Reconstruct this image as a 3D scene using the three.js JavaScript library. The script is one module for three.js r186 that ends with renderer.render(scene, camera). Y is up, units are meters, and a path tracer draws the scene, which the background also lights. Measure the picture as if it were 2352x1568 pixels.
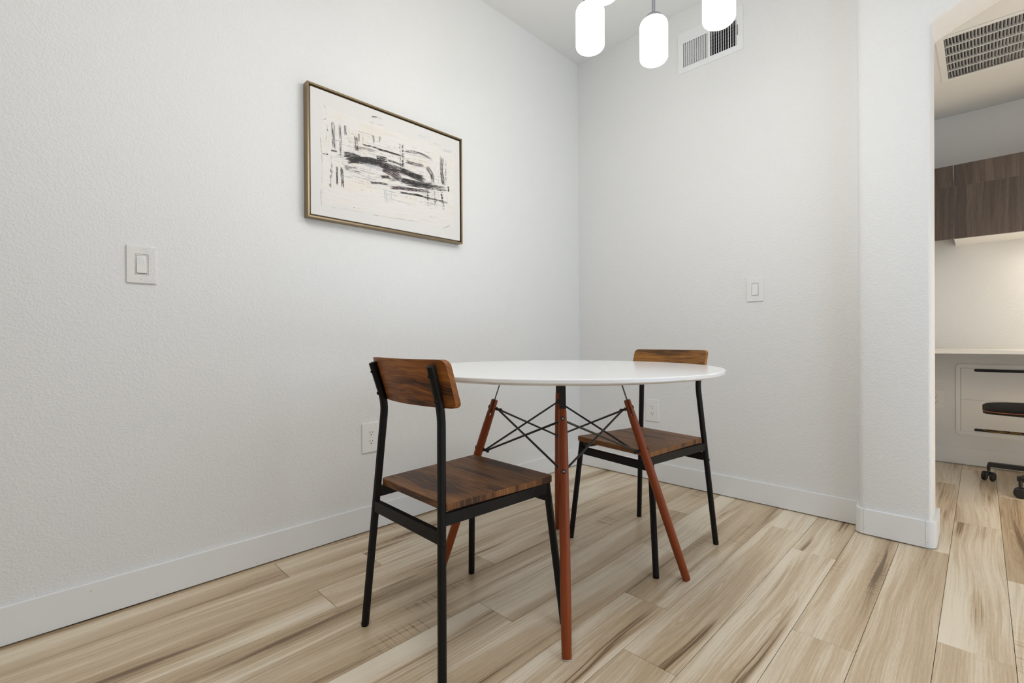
import * as THREE from 'three';
import { RoundedBoxGeometry } from 'three/addons/geometries/RoundedBoxGeometry.js';
import { mergeGeometries, toCreasedNormals, mergeVertices } from 'three/addons/utils/BufferGeometryUtils.js';
import { RectAreaLightUniformsLib } from 'three/addons/lights/RectAreaLightUniformsLib.js';
import { Brush, Evaluator, SUBTRACTION } from 'three-bvh-csg';

// ---------------------------------------------------------------- camera, sky, light, exposure
const scene = new THREE.Scene();
const renderer = new THREE.WebGLRenderer({ antialias: true });
renderer.toneMapping = THREE.LinearToneMapping;
renderer.toneMappingExposure = 0.88;
renderer.shadowMap.enabled = true;
renderer.shadowMap.type = THREE.PCFSoftShadowMap;
RectAreaLightUniformsLib.init();

const FOCAL = 1087.127, YAW = 0.7808, PITCH = -0.0035, ROLL = -0.0063;   // focal length in pixels of the 2352 x 1568 frame
const camera = new THREE.PerspectiveCamera(2 * Math.atan(784 / FOCAL) * 180 / Math.PI, 2352 / 1568, 0.05, 60);
camera.position.set(1.9696, 0.858, 2.6474);
{
  const f = new THREE.Vector3(-Math.sin(YAW) * Math.cos(PITCH), Math.sin(PITCH), -Math.cos(YAW) * Math.cos(PITCH));
  const r0 = new THREE.Vector3(Math.cos(YAW), 0, -Math.sin(YAW)), u0 = new THREE.Vector3().crossVectors(r0, f);
  const r = r0.clone().multiplyScalar(Math.cos(ROLL)).addScaledVector(u0, Math.sin(ROLL));
  const u = u0.clone().multiplyScalar(Math.cos(ROLL)).addScaledVector(r0, -Math.sin(ROLL));
  camera.quaternion.setFromRotationMatrix(new THREE.Matrix4().makeBasis(r, u, f.clone().negate()));
}
scene.add(camera);

const PENDANT_LIGHT = 0.32, WINDOW_LIGHT = 1.8, BOUNCE_LIGHT = 8.0, DOWNLIGHT = 88, CABINET_LIGHT = 50;
scene.background = new THREE.Color(0.62, 0.76, 1.0);

// daylight through the big window in the right-hand wall (out of the frame)
const WIN = { x: 3.62, z0: 0.3, z1: 1.9, y0: 0.1, y1: 2.2 };
{
  const l = new THREE.RectAreaLight(new THREE.Color(0.66, 0.82, 1.0), WINDOW_LIGHT, WIN.z1 - WIN.z0, WIN.y1 - WIN.y0);
  l.name = 'window_daylight';
  l.position.set(WIN.x - 0.02, (WIN.y0 + WIN.y1) / 2, (WIN.z0 + WIN.z1) / 2);
  l.lookAt(0, (WIN.y0 + WIN.y1) / 2, (WIN.z0 + WIN.z1) / 2);
  scene.add(l);
}
// added panel standing in for flash bounced off the ceiling above the camera
const BOUNCE_PANEL = { x: 1.65, z: 2.45, w: 0.8, d: 0.8, y: 2.745 };
{
  const l = new THREE.RectAreaLight(new THREE.Color(0.975, 0.985, 1.0), BOUNCE_LIGHT, BOUNCE_PANEL.w, BOUNCE_PANEL.d);
  l.name = 'flash_bounce_light';
  l.position.set(BOUNCE_PANEL.x, BOUNCE_PANEL.y - 0.034, BOUNCE_PANEL.z); l.rotation.x = -Math.PI / 2;
  scene.add(l);
}

// ---------------------------------------------------------------- helpers
function rng(seed) { let a = seed >>> 0; return () => { a = (a + 0x6D2B79F5) | 0; let t = Math.imul(a ^ (a >>> 15), 1 | a); t = (t + Math.imul(t ^ (t >>> 7), 61 | t)) ^ t; return ((t ^ (t >>> 14)) >>> 0) / 4294967296; }; }
const LAT = new Float32Array(65536); { const r = rng(77); for (let i = 0; i < 65536; i++) LAT[i] = r() * 2 - 1; }
function vn(x, y, px = 256, py = 256) {   // smooth value noise, tiles every px by py cells
  const xf = Math.floor(x), yf = Math.floor(y); let u = x - xf, v = y - yf;
  u = u * u * (3 - 2 * u); v = v * v * (3 - 2 * v);
  const x0 = ((xf % px) + px) % px, x1 = (x0 + 1) % px, y0 = ((yf % py) + py) % py, y1 = (y0 + 1) % py;
  const a = LAT[y0 * 256 + x0], b = LAT[y0 * 256 + x1], c = LAT[y1 * 256 + x0], d = LAT[y1 * 256 + x1];
  return a + (b - a) * u + (c - a) * v + (a - b - c + d) * u * v;
}
const mix = (a, b, t) => a + (b - a) * t, clamp = (x, a = 0, b = 1) => Math.min(b, Math.max(a, x));
const step = (a, b, x) => { const t = clamp((x - a) / (b - a)); return t * t * (3 - 2 * t); };
function texture(w, h, f, srgb = true) {   // f(x, y, out) writes r g b in 0..255
  const d = new Uint8Array(w * h * 4), o = [0, 0, 0];
  for (let y = 0, i = 0; y < h; y++) for (let x = 0; x < w; x++, i += 4) { f(x, y, o); d[i] = clamp(o[0], 0, 255); d[i + 1] = clamp(o[1], 0, 255); d[i + 2] = clamp(o[2], 0, 255); d[i + 3] = 255; }
  const t = new THREE.DataTexture(d, w, h); t.wrapS = t.wrapT = THREE.RepeatWrapping; t.magFilter = THREE.LinearFilter; t.minFilter = THREE.LinearMipmapLinearFilter; t.generateMipmaps = true;
  if (srgb) t.colorSpace = THREE.SRGBColorSpace; t.needsUpdate = true; return t;
}
const std = (o) => new THREE.MeshPhysicalMaterial(o);
const rgb = (r, g, b) => new THREE.Color().setRGB(r / 255, g / 255, b / 255, THREE.SRGBColorSpace);
const taken = {};
function numbered(n) { const k = taken[n] = (taken[n] ?? -1) + 1; return k ? n + '_' + String(k).padStart(3, '0') : n; }
function shadows(m) { m.castShadow = true; m.receiveShadow = true; return m; }
function part(parent, name, geo, mat, pos) { const m = shadows(new THREE.Mesh(geo, mat)); m.name = name; if (pos) m.position.set(...pos); parent.add(m); return m; }
function thing(name, label, category, pos = [0, 0, 0], group) { const g = new THREE.Group(); g.name = numbered(name); g.position.set(...pos); g.userData = { label, category }; if (group) g.userData.group = group; scene.add(g); return g; }
function struct(name, geo, mat, label) { const m = shadows(new THREE.Mesh(geo, mat)); m.name = numbered(name); m.userData = { kind: 'structure', label, category: name.split('_')[0] }; scene.add(m); return m; }
function boxUV(g, s = 1, ox = 0, oy = 0, endGrain = false) {   // metre coordinates by the way each face points
  if (g.index) g = g.toNonIndexed(); const p = g.attributes.position, n = g.attributes.normal, uv = new Float32Array(p.count * 2);
  for (let i = 0; i < p.count; i += 3) {
    let ax = 0, ay = 0, az = 0; for (let k = 0; k < 3; k++) { ax += Math.abs(n.getX(i + k)); ay += Math.abs(n.getY(i + k)); az += Math.abs(n.getZ(i + k)); }
    for (let k = 0; k < 3; k++) { const x = p.getX(i + k), y = p.getY(i + k), z = p.getZ(i + k); let a, b; if (az >= ax && az >= ay) { a = x; b = y; } else if (ax >= ay) { a = endGrain ? y : z; b = endGrain ? z : y; } else { a = x; b = z; } uv[(i + k) * 2] = a * s + ox; uv[(i + k) * 2 + 1] = b * s + oy; }
  }
  g.setAttribute('uv', new THREE.BufferAttribute(uv, 2)); return g;
}
const box = (x0, x1, y0, y1, z0, z1) => new THREE.BoxGeometry(x1 - x0, y1 - y0, z1 - z0).translate((x0 + x1) / 2, (y0 + y1) / 2, (z0 + z1) / 2);
const rbox = (w, h, d, r = 0.002, seg = 2) => new RoundedBoxGeometry(w, h, d, seg, r);
const merge = (l) => mergeGeometries(l.map((g) => { const q = g.index ? g.toNonIndexed() : g; for (const k of Object.keys(q.attributes)) if (!['position', 'normal', 'uv'].includes(k)) q.deleteAttribute(k); return q; }));
const V = (x, y, z) => new THREE.Vector3(x, y, z);
function sweep(pts, rad, seg = 14, cap = 0.25) {   // round tube through points with softly domed ends; rad is a number or one radius for each point
  const R = Array.isArray(rad) ? rad : pts.map(() => rad), pos = [], uv = [], idx = []; let len = 0;
  const T = pts.map((p, i) => V(0, 0, 0).subVectors(pts[Math.min(i + 1, pts.length - 1)], pts[Math.max(i - 1, 0)]).normalize());
  let nrm = Math.abs(T[0].y) < 0.9 ? V(0, 1, 0) : V(1, 0, 0); const rings = [];
  pts.forEach((p, i) => { nrm = nrm.clone().addScaledVector(T[i], -nrm.dot(T[i])).normalize(); rings.push([p, T[i], nrm, R[i], i ? (len += p.distanceTo(pts[i - 1])) : 0]); });
  const f = rings[0], l = rings[rings.length - 1], ends = (q, s) => [[0.0, 1], [0.75, 0.55], [1, 0]].map(([k, o]) => [q[0].clone().addScaledVector(q[1], s * q[3] * cap * o), q[1], q[2], q[3] * k, q[4]]);
  const all = [...ends(f, -1), ...rings, ...ends(l, 1).reverse()];
  all.forEach(([p, t, n, r, s]) => { const b = V(0, 0, 0).crossVectors(t, n); for (let k = 0; k <= seg; k++) { const a = k / seg * Math.PI * 2, q = p.clone().addScaledVector(n, Math.cos(a) * r).addScaledVector(b, Math.sin(a) * r); pos.push(q.x, q.y, q.z); uv.push(k / seg * 2 * Math.PI * Math.max(R[0], 0.001), s); } });
  for (let i = 0; i < all.length - 1; i++) for (let k = 0; k < seg; k++) { const a = i * (seg + 1) + k, b = a + seg + 1; idx.push(a, a + 1, b, b, a + 1, b + 1); }
  const g = new THREE.BufferGeometry(); g.setAttribute('position', new THREE.Float32BufferAttribute(pos, 3)); g.setAttribute('uv', new THREE.Float32BufferAttribute(uv, 2)); g.setIndex(idx);
  const q = toCreasedNormals(g.toNonIndexed(), 0.7); return q;
}
function bent(a, b, c, r, n = 6) {   // a -> b -> c with a rounded corner
  const p = b.clone().lerp(a, r / a.distanceTo(b)), q = b.clone().lerp(c, r / b.distanceTo(c)), curve = new THREE.QuadraticBezierCurve3(p, b, q);
  return [a, ...curve.getPoints(n), c];
}
function bar(a, b, h, t) {   // rectangular bar from a to b, h high, t thick
  const d = V(0, 0, 0).subVectors(b, a), g = new RoundedBoxGeometry(t, h, d.length(), 2, 0.0018);
  const m = new THREE.Matrix4().lookAt(b, a, V(0, 1, 0)); g.applyMatrix4(m); const c = a.clone().add(b).multiplyScalar(0.5); return g.translate(c.x, c.y, c.z);
}
function dome(r, h = r * 0.55, seg = 12) { const pts = []; for (let i = 0; i <= 5; i++) { const a = i / 5 * Math.PI / 2; pts.push(new THREE.Vector2(Math.cos(a) * r, Math.sin(a) * h)); } pts[5].x = 0; return new THREE.LatheGeometry([new THREE.Vector2(r, -0.001), ...pts], seg); }   // bolt head, points along +y
function roundRect(w, h, r) { const s = new THREE.Shape(), x = w / 2, y = h / 2; s.moveTo(-x + r, -y); s.lineTo(x - r, -y); s.absarc(x - r, -y + r, r, -Math.PI / 2, 0); s.lineTo(x, y - r); s.absarc(x - r, y - r, r, 0, Math.PI / 2); s.lineTo(-x + r, y); s.absarc(-x + r, y - r, r, Math.PI / 2, Math.PI); s.lineTo(-x, -y + r); s.absarc(-x + r, -y + r, r, Math.PI, Math.PI * 1.5); return s; }
const rectPath = (x0, x1, y0, y1) => { const p = new THREE.Path(); p.moveTo(x0, y0); p.lineTo(x0, y1); p.lineTo(x1, y1); p.lineTo(x1, y0); p.closePath(); return p; };
function extrude(shape, depth, bev = 0, seg = 12, bs = 3) { return new THREE.ExtrudeGeometry(shape, bev ? { depth: depth - 2 * bev, bevelEnabled: true, bevelSize: bev, bevelThickness: bev, bevelOffset: -bev, bevelSegments: bs, curveSegments: seg } : { depth, bevelEnabled: false, curveSegments: seg }).translate(0, 0, bev); }

// ---------------------------------------------------------------- textures and materials
// orange-peel / knockdown plaster: small flattened blobs, 2 m tile
const wallBump = texture(2048, 2048, (x, y, o) => {
  const u = x / 2048, v = y / 2048;
  const wx = vn(u * 110, v * 110, 110, 110) * 0.6, wy = vn(u * 110 + 40, v * 110 + 11, 110, 110) * 0.6;
  const a = vn(u * 230 + wx, v * 230 + wy, 230, 230), b = vn(u * 140 + wy, v * 140 + wx, 140, 140), c = vn(u * 14, v * 14, 14, 14);
  const f = a * 0.8 + b * 0.6 + c * 0.22, h = step(-0.35, 0.35, f) * 0.7 + step(0.2, 0.8, f) * 0.2 + vn(u * 253, v * 253, 253, 253) * 0.07;
  o[0] = o[1] = o[2] = 255 * clamp(0.06 + h);
}, false);
wallBump.repeat.set(1.15, 1.15);   // 0.87 m tile
const M = {};
M.wall = std({ color: new THREE.Color(0.80, 0.796, 0.778), roughness: 0.62, bumpMap: wallBump, bumpScale: 0.0005 });
M.ceiling = std({ color: new THREE.Color(0.80, 0.80, 0.785), roughness: 0.8, bumpMap: wallBump, bumpScale: 0.0003 });
M.trim = std({ color: new THREE.Color(0.83, 0.83, 0.82), roughness: 0.38 });
M.plastic = std({ color: new THREE.Color(0.82, 0.81, 0.79), roughness: 0.32 });
M.plasticWarm = std({ color: new THREE.Color(0.80, 0.77, 0.73), roughness: 0.32 });
M.slot = std({ color: new THREE.Color(0.012, 0.011, 0.010), roughness: 0.6 });
M.screw = std({ color: new THREE.Color(0.38, 0.36, 0.33), roughness: 0.4, metalness: 0.9 });
M.black = std({ color: new THREE.Color(0.0055, 0.0050, 0.0046), roughness: 0.45, specularIntensity: 0.45 });
M.rod = std({ color: new THREE.Color(0.010, 0.010, 0.010), roughness: 0.38 });
M.duct = std({ color: new THREE.Color(0.42, 0.42, 0.41), roughness: 0.55, metalness: 0.4 });   // galvanised sheet
M.dark = std({ color: new THREE.Color(0.02, 0.018, 0.016), roughness: 0.9 });

// vinyl floor planks: eight plank prints side by side in one atlas, printed along v
const PL = 1.228, PW = 0.1541;
function plankAtlas(seed) {
  const r = rng(seed), vars = []; for (let i = 0; i < 8; i++) vars.push({ ox: r() * 90, oy: r() * 90, tone: r(), ring: r() < 0.45, s0: 0.2 + r() * 0.9, t0: (0.2 + 0.6 * r()) * PW, saw: r() < 0.35, sawS: r() * PL, clump: 0.1 + 0.35 * r(), grad: (r() - 0.5) * 0.5 });
  return texture(2048, 2048, (x, y, o) => {
    const k = x >> 8, c = vars[k], t = (x & 255) / 256 * PW, s = y / 2048 * PL, X = c.ox, Y = c.oy;
    let tw = t + 0.016 * vn(s * 1.7 + X, t * 5 + Y) + 0.004 * vn(s * 5 + X, t * 14 + Y) + 0.0005 * vn(s * 16 + X, t * 50 + Y);
    let ringTone = 0;
    if (c.ring) { const d = Math.sqrt(((s - c.s0) * 0.075) ** 2 + (tw - c.t0) ** 2) + 0.003 * vn(s * 6 + Y, t * 20 + X); ringTone = vn(d * 420 + X, 3.3 + Y) * step(0.5, 0.05, Math.abs(s - c.s0)); }
    const broad = vn(s * 1.1 + X, tw * 26 + Y), mid = vn(s * 2.6 + Y, tw * 95 + X), fine = vn(s * 6 + X, tw * 330 + Y), hair = vn(s * 13 + Y, tw * 900 + X), pores = vn(s * 60 + X, t * 1100 + Y);
    const patch = vn(s * 1.6 + Y, t * 12 + X);
    const sap = vn(s * 0.7 + Y, tw * 15 + X + 31), edge = (t / PW - 0.5) * c.grad;
    let d = 0.36 + 0.22 * sap + 0.11 * broad + 0.10 * mid + 0.09 * fine + 0.07 * hair + 0.06 * pores + 0.13 * patch + 0.13 * ringTone + edge + (c.tone - 0.5) * 0.34;
    const cl = step(c.clump, 0.75, broad * 0.6 + vn(s * 2.2 + X, tw * 34 + Y + 9) * 0.55);
    d += cl * (0.14 + 0.32 * clamp(0.3 + mid + fine * 0.8));
    if (c.saw) { const m = step(0.30, 0.0, Math.abs(s - c.sawS)) * step(-0.25, 0.4, patch + 0.5 * sap); d += m * (0.07 + 0.30 * step(0.25, 0.8, vn(s * 210 + X, t * 11 + Y))); }
    d = clamp(d, 0, 1.05);
    const a = step(0.05, 0.60, d), b = step(0.5, 1.05, d);
    o[0] = mix(mix(236, 197, a), 120, b); o[1] = mix(mix(222, 173, a), 96, b); o[2] = mix(mix(199, 140, a), 70, b);
  });
}
const atlases = [plankAtlas(11), plankAtlas(52)];
M.planks = atlases.map((map) => std({ map, roughness: 0.34, specularIntensity: 1.0 }));

// rustic brown printed wood of chair seats and backs: grain along u (0.5 m by 0.5 m)
function rustic(seed, dark, midc, light) {
  const r = rng(seed), X = r() * 60, Y = r() * 60;
  return texture(1024, 1024, (x, y, o) => {
    const s = x / 1024 * 0.5, t = y / 1024 * 0.5;
    const tw = t + 0.014 * vn(s * 4.5 + X, t * 8 + Y) + 0.0045 * vn(s * 13 + Y, t * 24 + X) + 0.0012 * vn(s * 45 + X, t * 90 + Y);
    const broad = vn(s * 3 + X, tw * 34 + Y), mid = vn(s * 7 + Y, tw * 120 + X), fine = vn(s * 26 + X, tw * 420 + Y), pore = vn(s * 40 + Y, tw * 1100 + X), saw = vn(s * 420 + X, t * 20 + Y), patch = vn(s * 6 + Y, t * 10 + X + 5);
    let d = 0.46 + 0.15 * broad + 0.17 * mid + 0.22 * fine + 0.17 * pore + 0.12 * patch + 0.05 * saw * step(0, 0.6, vn(s * 9 + X, t * 9 + 3));
    d += 0.25 * step(0.35, 0.6, patch * 0.6 + broad * 0.7);
    d = clamp(d);
    const a = step(0.05, 0.55, d), b = step(0.5, 0.98, d);
    for (let i = 0; i < 3; i++) o[i] = mix(mix(light[i], midc[i], a), dark[i], b);
  });
}
M.seat = std({ map: rustic(5, [66, 45, 32], [118, 77, 43], [158, 107, 62]), roughness: 0.5, specularIntensity: 0.6 });
M.seat2 = std({ map: rustic(21, [68, 46, 33], [120, 79, 45], [158, 109, 64]), roughness: 0.5, specularIntensity: 0.6 });
M.backrest = std({ map: rustic(9, [68, 43, 28], [138, 82, 36], [172, 110, 50]), roughness: 0.5, specularIntensity: 0.6 });
M.backrest2 = std({ map: rustic(14, [78, 52, 30], [136, 90, 40], [176, 124, 60]), roughness: 0.5, specularIntensity: 0.6 });
for (const k of ['seat', 'seat2', 'backrest', 'backrest2']) M[k].map.repeat.set(2, 2);
// red-brown stained hardwood of the table legs: grain along v
M.legWood = std({ map: texture(256, 1024, (x, y, o) => { const t = x / 256, s = y / 1024; const d = clamp(0.5 + 0.32 * vn(t * 10, s * 3, 10, 256) + 0.18 * vn(t * 34, s * 6 + 4, 34, 256) + 0.12 * vn(t * 90, s * 30, 90, 256)); o[0] = mix(168, 110, d); o[1] = mix(80, 45, d); o[2] = mix(29, 14, d); }), roughness: 0.4, specularIntensity: 0.7 });
M.legWood.map.repeat.set(10.6, 1.4);
// dark grey-brown laminate of the wall cabinet: grain along v
M.cabinet = std({ map: texture(1024, 512, (x, y, o) => { const t = x / 1024 * 1.2, s = y / 512 * 0.6; const tw = t + 0.012 * vn(t * 3 + 7, s * 4) + 0.003 * vn(t * 14, s * 12); const d = clamp(0.5 + 0.34 * vn(tw * 15 + 3, s * 0.8) + 0.2 * vn(tw * 60, s * 2 + 8) + 0.16 * vn(tw * 230, s * 7) + 0.1 * vn(t * 700, s * 60)); o[0] = mix(118, 60, d); o[1] = mix(103, 52, d); o[2] = mix(94, 48, d); }), roughness: 0.5 });
M.cabinet.map.repeat.set(1 / 1.2, 1 / 0.6);
M.tabletop = std({ color: new THREE.Color(0.92, 0.92, 0.915), roughness: 0.14 });
M.bronze = std({ color: rgb(142, 123, 92), roughness: 0.36, metalness: 0.75 });
M.melamine = std({ color: new THREE.Color(0.82, 0.80, 0.76), roughness: 0.35 });
M.greyMetal = std({ color: new THREE.Color(0.16, 0.165, 0.18), roughness: 0.4, metalness: 0.6 });

// ---------------------------------------------------------------- the room
const CEIL = 2.745, NX0 = 1.66, NX1 = 3.75, NZ = -1.748, NCEIL = 2.357, ZB = -0.115, RX = 3.62, RZ = 5.2;
const VENT = { x0: 0.722, x1: 1.081, y0: 2.387, y1: 2.622 }, DUCT = { x0: 0.748, x1: 1.052, y0: 2.412, y1: 2.563 };
struct('wall_left', boxUV(box(-0.12, 0, 0, CEIL, ZB, RZ)), M.wall, 'long white textured wall with the framed picture');
{
  const s = new THREE.Shape(); s.moveTo(0, 0); s.lineTo(1.62, 0); s.lineTo(1.62, CEIL); s.lineTo(0, CEIL); s.closePath(); s.holes.push(rectPath(DUCT.x0, DUCT.x1, DUCT.y0, DUCT.y1));
  struct('wall_back', boxUV(extrude(s, -ZB).translate(0, 0, ZB)), M.wall, 'white textured wall with the air vent and light switch');
}
{ // thicker wall with the bullnose edges and the segmental arch
  const P = 0.098, ac = 2.679, ar = 1.977, ay = 0.344, s = new THREE.Shape(), x0 = 1.828, x1 = 2 * ac - x0;
  s.moveTo(1.585, -0.03); s.lineTo(1.585, CEIL + 0.02); s.lineTo(RX + 0.22, CEIL + 0.02); s.lineTo(RX + 0.22, -0.03); s.lineTo(x1, -0.03); s.lineTo(x1, 2.112); s.quadraticCurveTo(x1, 2.128, x1 - 0.014, 2.1352);
  const a0 = Math.acos((x1 - 0.02 - ac) / ar), a1 = Math.PI - a0;
  for (let i = 0; i <= 40; i++) { const a = mix(a0, a1, i / 40); s.lineTo(ac + ar * Math.cos(a), ay + ar * Math.sin(a)); }
  s.lineTo(x0 + 0.014, 2.1352); s.quadraticCurveTo(x0, 2.128, x0, 2.112); s.lineTo(x0, -0.03); s.closePath();
  struct('wall_arch', toCreasedNormals(boxUV(extrude(s, P - ZB, 0.019, 8, 6).translate(0, 0, ZB)), 0.6), M.wall, 'thick white wall with rounded edges and an arched opening');
}
struct('ceiling', boxUV(box(-0.12, RX + 0.12, CEIL, CEIL + 0.12, ZB, RZ + 0.12)), M.ceiling, 'flat white ceiling over the dining corner');
{ // window wall on the right, out of the frame
  const g = [box(RX, RX + 0.12, 0, CEIL, 0.098, WIN.z0), box(RX, RX + 0.12, 0, CEIL, WIN.z1, RZ), box(RX, RX + 0.12, 0, WIN.y0, WIN.z0, WIN.z1), box(RX, RX + 0.12, WIN.y1, CEIL, WIN.z0, WIN.z1)];
  struct('wall_right', boxUV(merge(g)), M.wall, 'white wall with the large window');
  const zc = (WIN.z0 + WIN.z1) / 2, f = struct('window_1', merge([box(RX + 0.02, RX + 0.08, WIN.y0, WIN.y0 + 0.06, WIN.z0, WIN.z1), box(RX + 0.02, RX + 0.08, WIN.y1 - 0.06, WIN.y1, WIN.z0, WIN.z1), box(RX + 0.02, RX + 0.08, WIN.y0, WIN.y1, WIN.z0, WIN.z0 + 0.06), box(RX + 0.02, RX + 0.08, WIN.y0, WIN.y1, WIN.z1 - 0.06, WIN.z1), box(RX + 0.02, RX + 0.08, WIN.y0, WIN.y1, zc - 0.03, zc + 0.03)]), M.trim, 'large white framed window that lets in the daylight');
  const glass = std({ color: 0xffffff, transmission: 1, thickness: 0, roughness: 0.02, ior: 1.45 });
  part(f, 'pane', box(RX + 0.045, RX + 0.051, WIN.y0 + 0.06, WIN.y1 - 0.06, WIN.z0 + 0.06, zc - 0.03), glass);
  part(f, 'pane', box(RX + 0.045, RX + 0.051, WIN.y0 + 0.06, WIN.y1 - 0.06, zc + 0.03, WIN.z1 - 0.06), glass);
}
struct('wall_front', boxUV(box(-0.12, RX + 0.12, 0, CEIL, RZ, RZ + 0.12)), M.wall, 'white wall closing the room opposite the picture corner');
// the study nook behind the arch
struct('wall_nook_back', boxUV(box(NX0 - 0.1, NX1 + 0.1, 0, NCEIL + 0.1, NZ - 0.12, NZ)), M.wall, 'cream lit wall behind the desk in the nook');
struct('wall_nook_left', boxUV(box(NX0 - 0.1, NX0, 0, NCEIL + 0.1, NZ, ZB)), M.wall, 'side wall of the nook hidden behind the arch');
struct('wall_nook_right', boxUV(box(NX1, NX1 + 0.1, 0, NCEIL + 0.1, NZ, ZB)), M.wall, 'far side wall of the nook');
let nookCeiling;
const GR = { x0: 1.838, x1: 2.448, z0: -1.10, z1: -0.585 };
{
  nookCeiling = struct('ceiling', boxUV(merge([box(NX0, NX1, NCEIL, NCEIL + 0.1, NZ, GR.z0), box(NX0, NX1, NCEIL, NCEIL + 0.1, GR.z1, ZB), box(NX0, GR.x0, NCEIL, NCEIL + 0.1, GR.z0, GR.z1), box(GR.x1, NX1, NCEIL, NCEIL + 0.1, GR.z0, GR.z1)])), M.ceiling, 'lower white ceiling of the nook with the return grille');
}

// floor: dark subfloor with every vinyl plank laid on it
{
  const fl = struct('floor', box(-0.1, NX1 + 0.1, -0.06, -0.006, NZ - 0.1, RZ + 0.1), M.dark, 'pale wood-look vinyl plank floor');
  const J = { 0: 2.0, 1: 1.7175, 2: 1.967, 3: 1.4115, 4: 1.069, 5: 1.628, 6: 0.85, 7: 1.242, 8: 1.503, 9: 0.472, 10: 1.0795, 11: 0.108, 12: 0.8585, 13: 0.24 }, r = rng(404), gap = 0.0006, ch = 0.0009;
  const plank = (x0, x1, z0, z1, u0, u1, v0, v1) => {
    const X = [x0 + gap, x0 + gap + ch, x1 - gap - ch, x1 - gap], Z = [z0 + gap, z0 + gap + ch, z1 - gap - ch, z1 - gap], pos = [], uv = [], idx = [];
    const add = (x, y, z) => { pos.push(x, y, z); uv.push(mix(u0, u1, (x - x0) / (x1 - x0)), mix(v0, v1, (z - z0) / (z1 - z0))); return pos.length / 3 - 1; };
    const quad = (a, b, c, d) => { const i = [a, b, c, d].map((p) => add(...p)); idx.push(i[0], i[1], i[2], i[0], i[2], i[3]); };
    const t = 0, l = -ch, b = -0.006;
    quad([X[1], t, Z[2]], [X[2], t, Z[2]], [X[2], t, Z[1]], [X[1], t, Z[1]]);
    const ring = (i, y) => i ? [[X[0], y, Z[0]], [X[3], y, Z[0]], [X[3], y, Z[3]], [X[0], y, Z[3]]] : [[X[1], y, Z[1]], [X[2], y, Z[1]], [X[2], y, Z[2]], [X[1], y, Z[2]]];
    const A = ring(0, t), B = ring(1, l), C = ring(1, b);
    for (let k = 0; k < 4; k++) { const n = (k + 1) % 4; quad(A[k], A[n], B[n], B[k]); quad(B[k], B[n], C[n], C[k]); }
    const g = new THREE.BufferGeometry(); g.setAttribute('position', new THREE.Float32BufferAttribute(pos, 3)); g.setAttribute('uv', new THREE.Float32BufferAttribute(uv, 2)); g.setIndex(idx); g.computeVertexNormals(); return g;
  };
  for (let k = -1; 0.03 + k * PW < NX1; k++) {
    const xa = 0.03 + k * PW, x0 = Math.max(0, xa), x1 = Math.min(NX1, xa + PW), j = J[k] ?? r() * PL;
    for (let z = j - PL * Math.ceil((j - NZ) / PL); z < RZ; z += PL) {
      const z0 = Math.max(NZ, z), z1 = Math.min(RZ, z + PL), v = Math.floor(r() * 8), f = r() < 0.5, at = r() < 0.5 ? 0 : 1; if (z1 - z0 < 0.02) continue;
      let ua = (x0 - xa) / PW, ub = (x1 - xa) / PW, va = (z0 - z) / PL, vb = (z1 - z) / PL; if (f) { va = 1 - va; vb = 1 - vb; }
      const e = 0.004; ua = (v + e + ua * (1 - 2 * e)) / 8; ub = (v + e + ub * (1 - 2 * e)) / 8;
      part(fl, 'plank', plank(x0, x1, z0, z1, ua, ub, va * 0.998 + 0.001, vb * 0.998 + 0.001), M.planks[at]);
    }
  }
}

// baseboards: square-edged boards with an eased top, 4 mm above the planks
const BH = 0.1132, BT = 0.013, BG = 0.005;
function board(x0, x1, z0, z1) { return new RoundedBoxGeometry(x1 - x0, BH - BG, z1 - z0, 2, 0.0016).translate((x0 + x1) / 2, (BH + BG) / 2, (z0 + z1) / 2); }
const nail = new THREE.CylinderGeometry(0.0011, 0.0011, 0.0012, 6);
{
  const b = struct('baseboard_left', board(0, BT, 0, RZ), M.trim, 'white baseboard under the picture wall');
  for (const [z, y] of [[1.845, 0.02], [2.06, 0.016], [2.365, 0.017], [2.53, 0.09]]) part(b, 'nail_hole', nail.clone().rotateZ(Math.PI / 2), M.slot, [BT, y, z]);
  const c = struct('baseboard_back', board(BT, 1.572, 0, BT), M.trim, 'white baseboard under the vent wall');
  for (const [x, y] of [[1.435, 0.03], [1.54, 0.02], [1.18, 0.02]]) part(c, 'nail_hole', nail.clone().rotateX(Math.PI / 2), M.slot, [x, y, BT]);
  struct('baseboard_nook', board(NX0, NX1, NZ, NZ + BT), M.trim, 'white baseboard under the desk in the nook');
}
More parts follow.
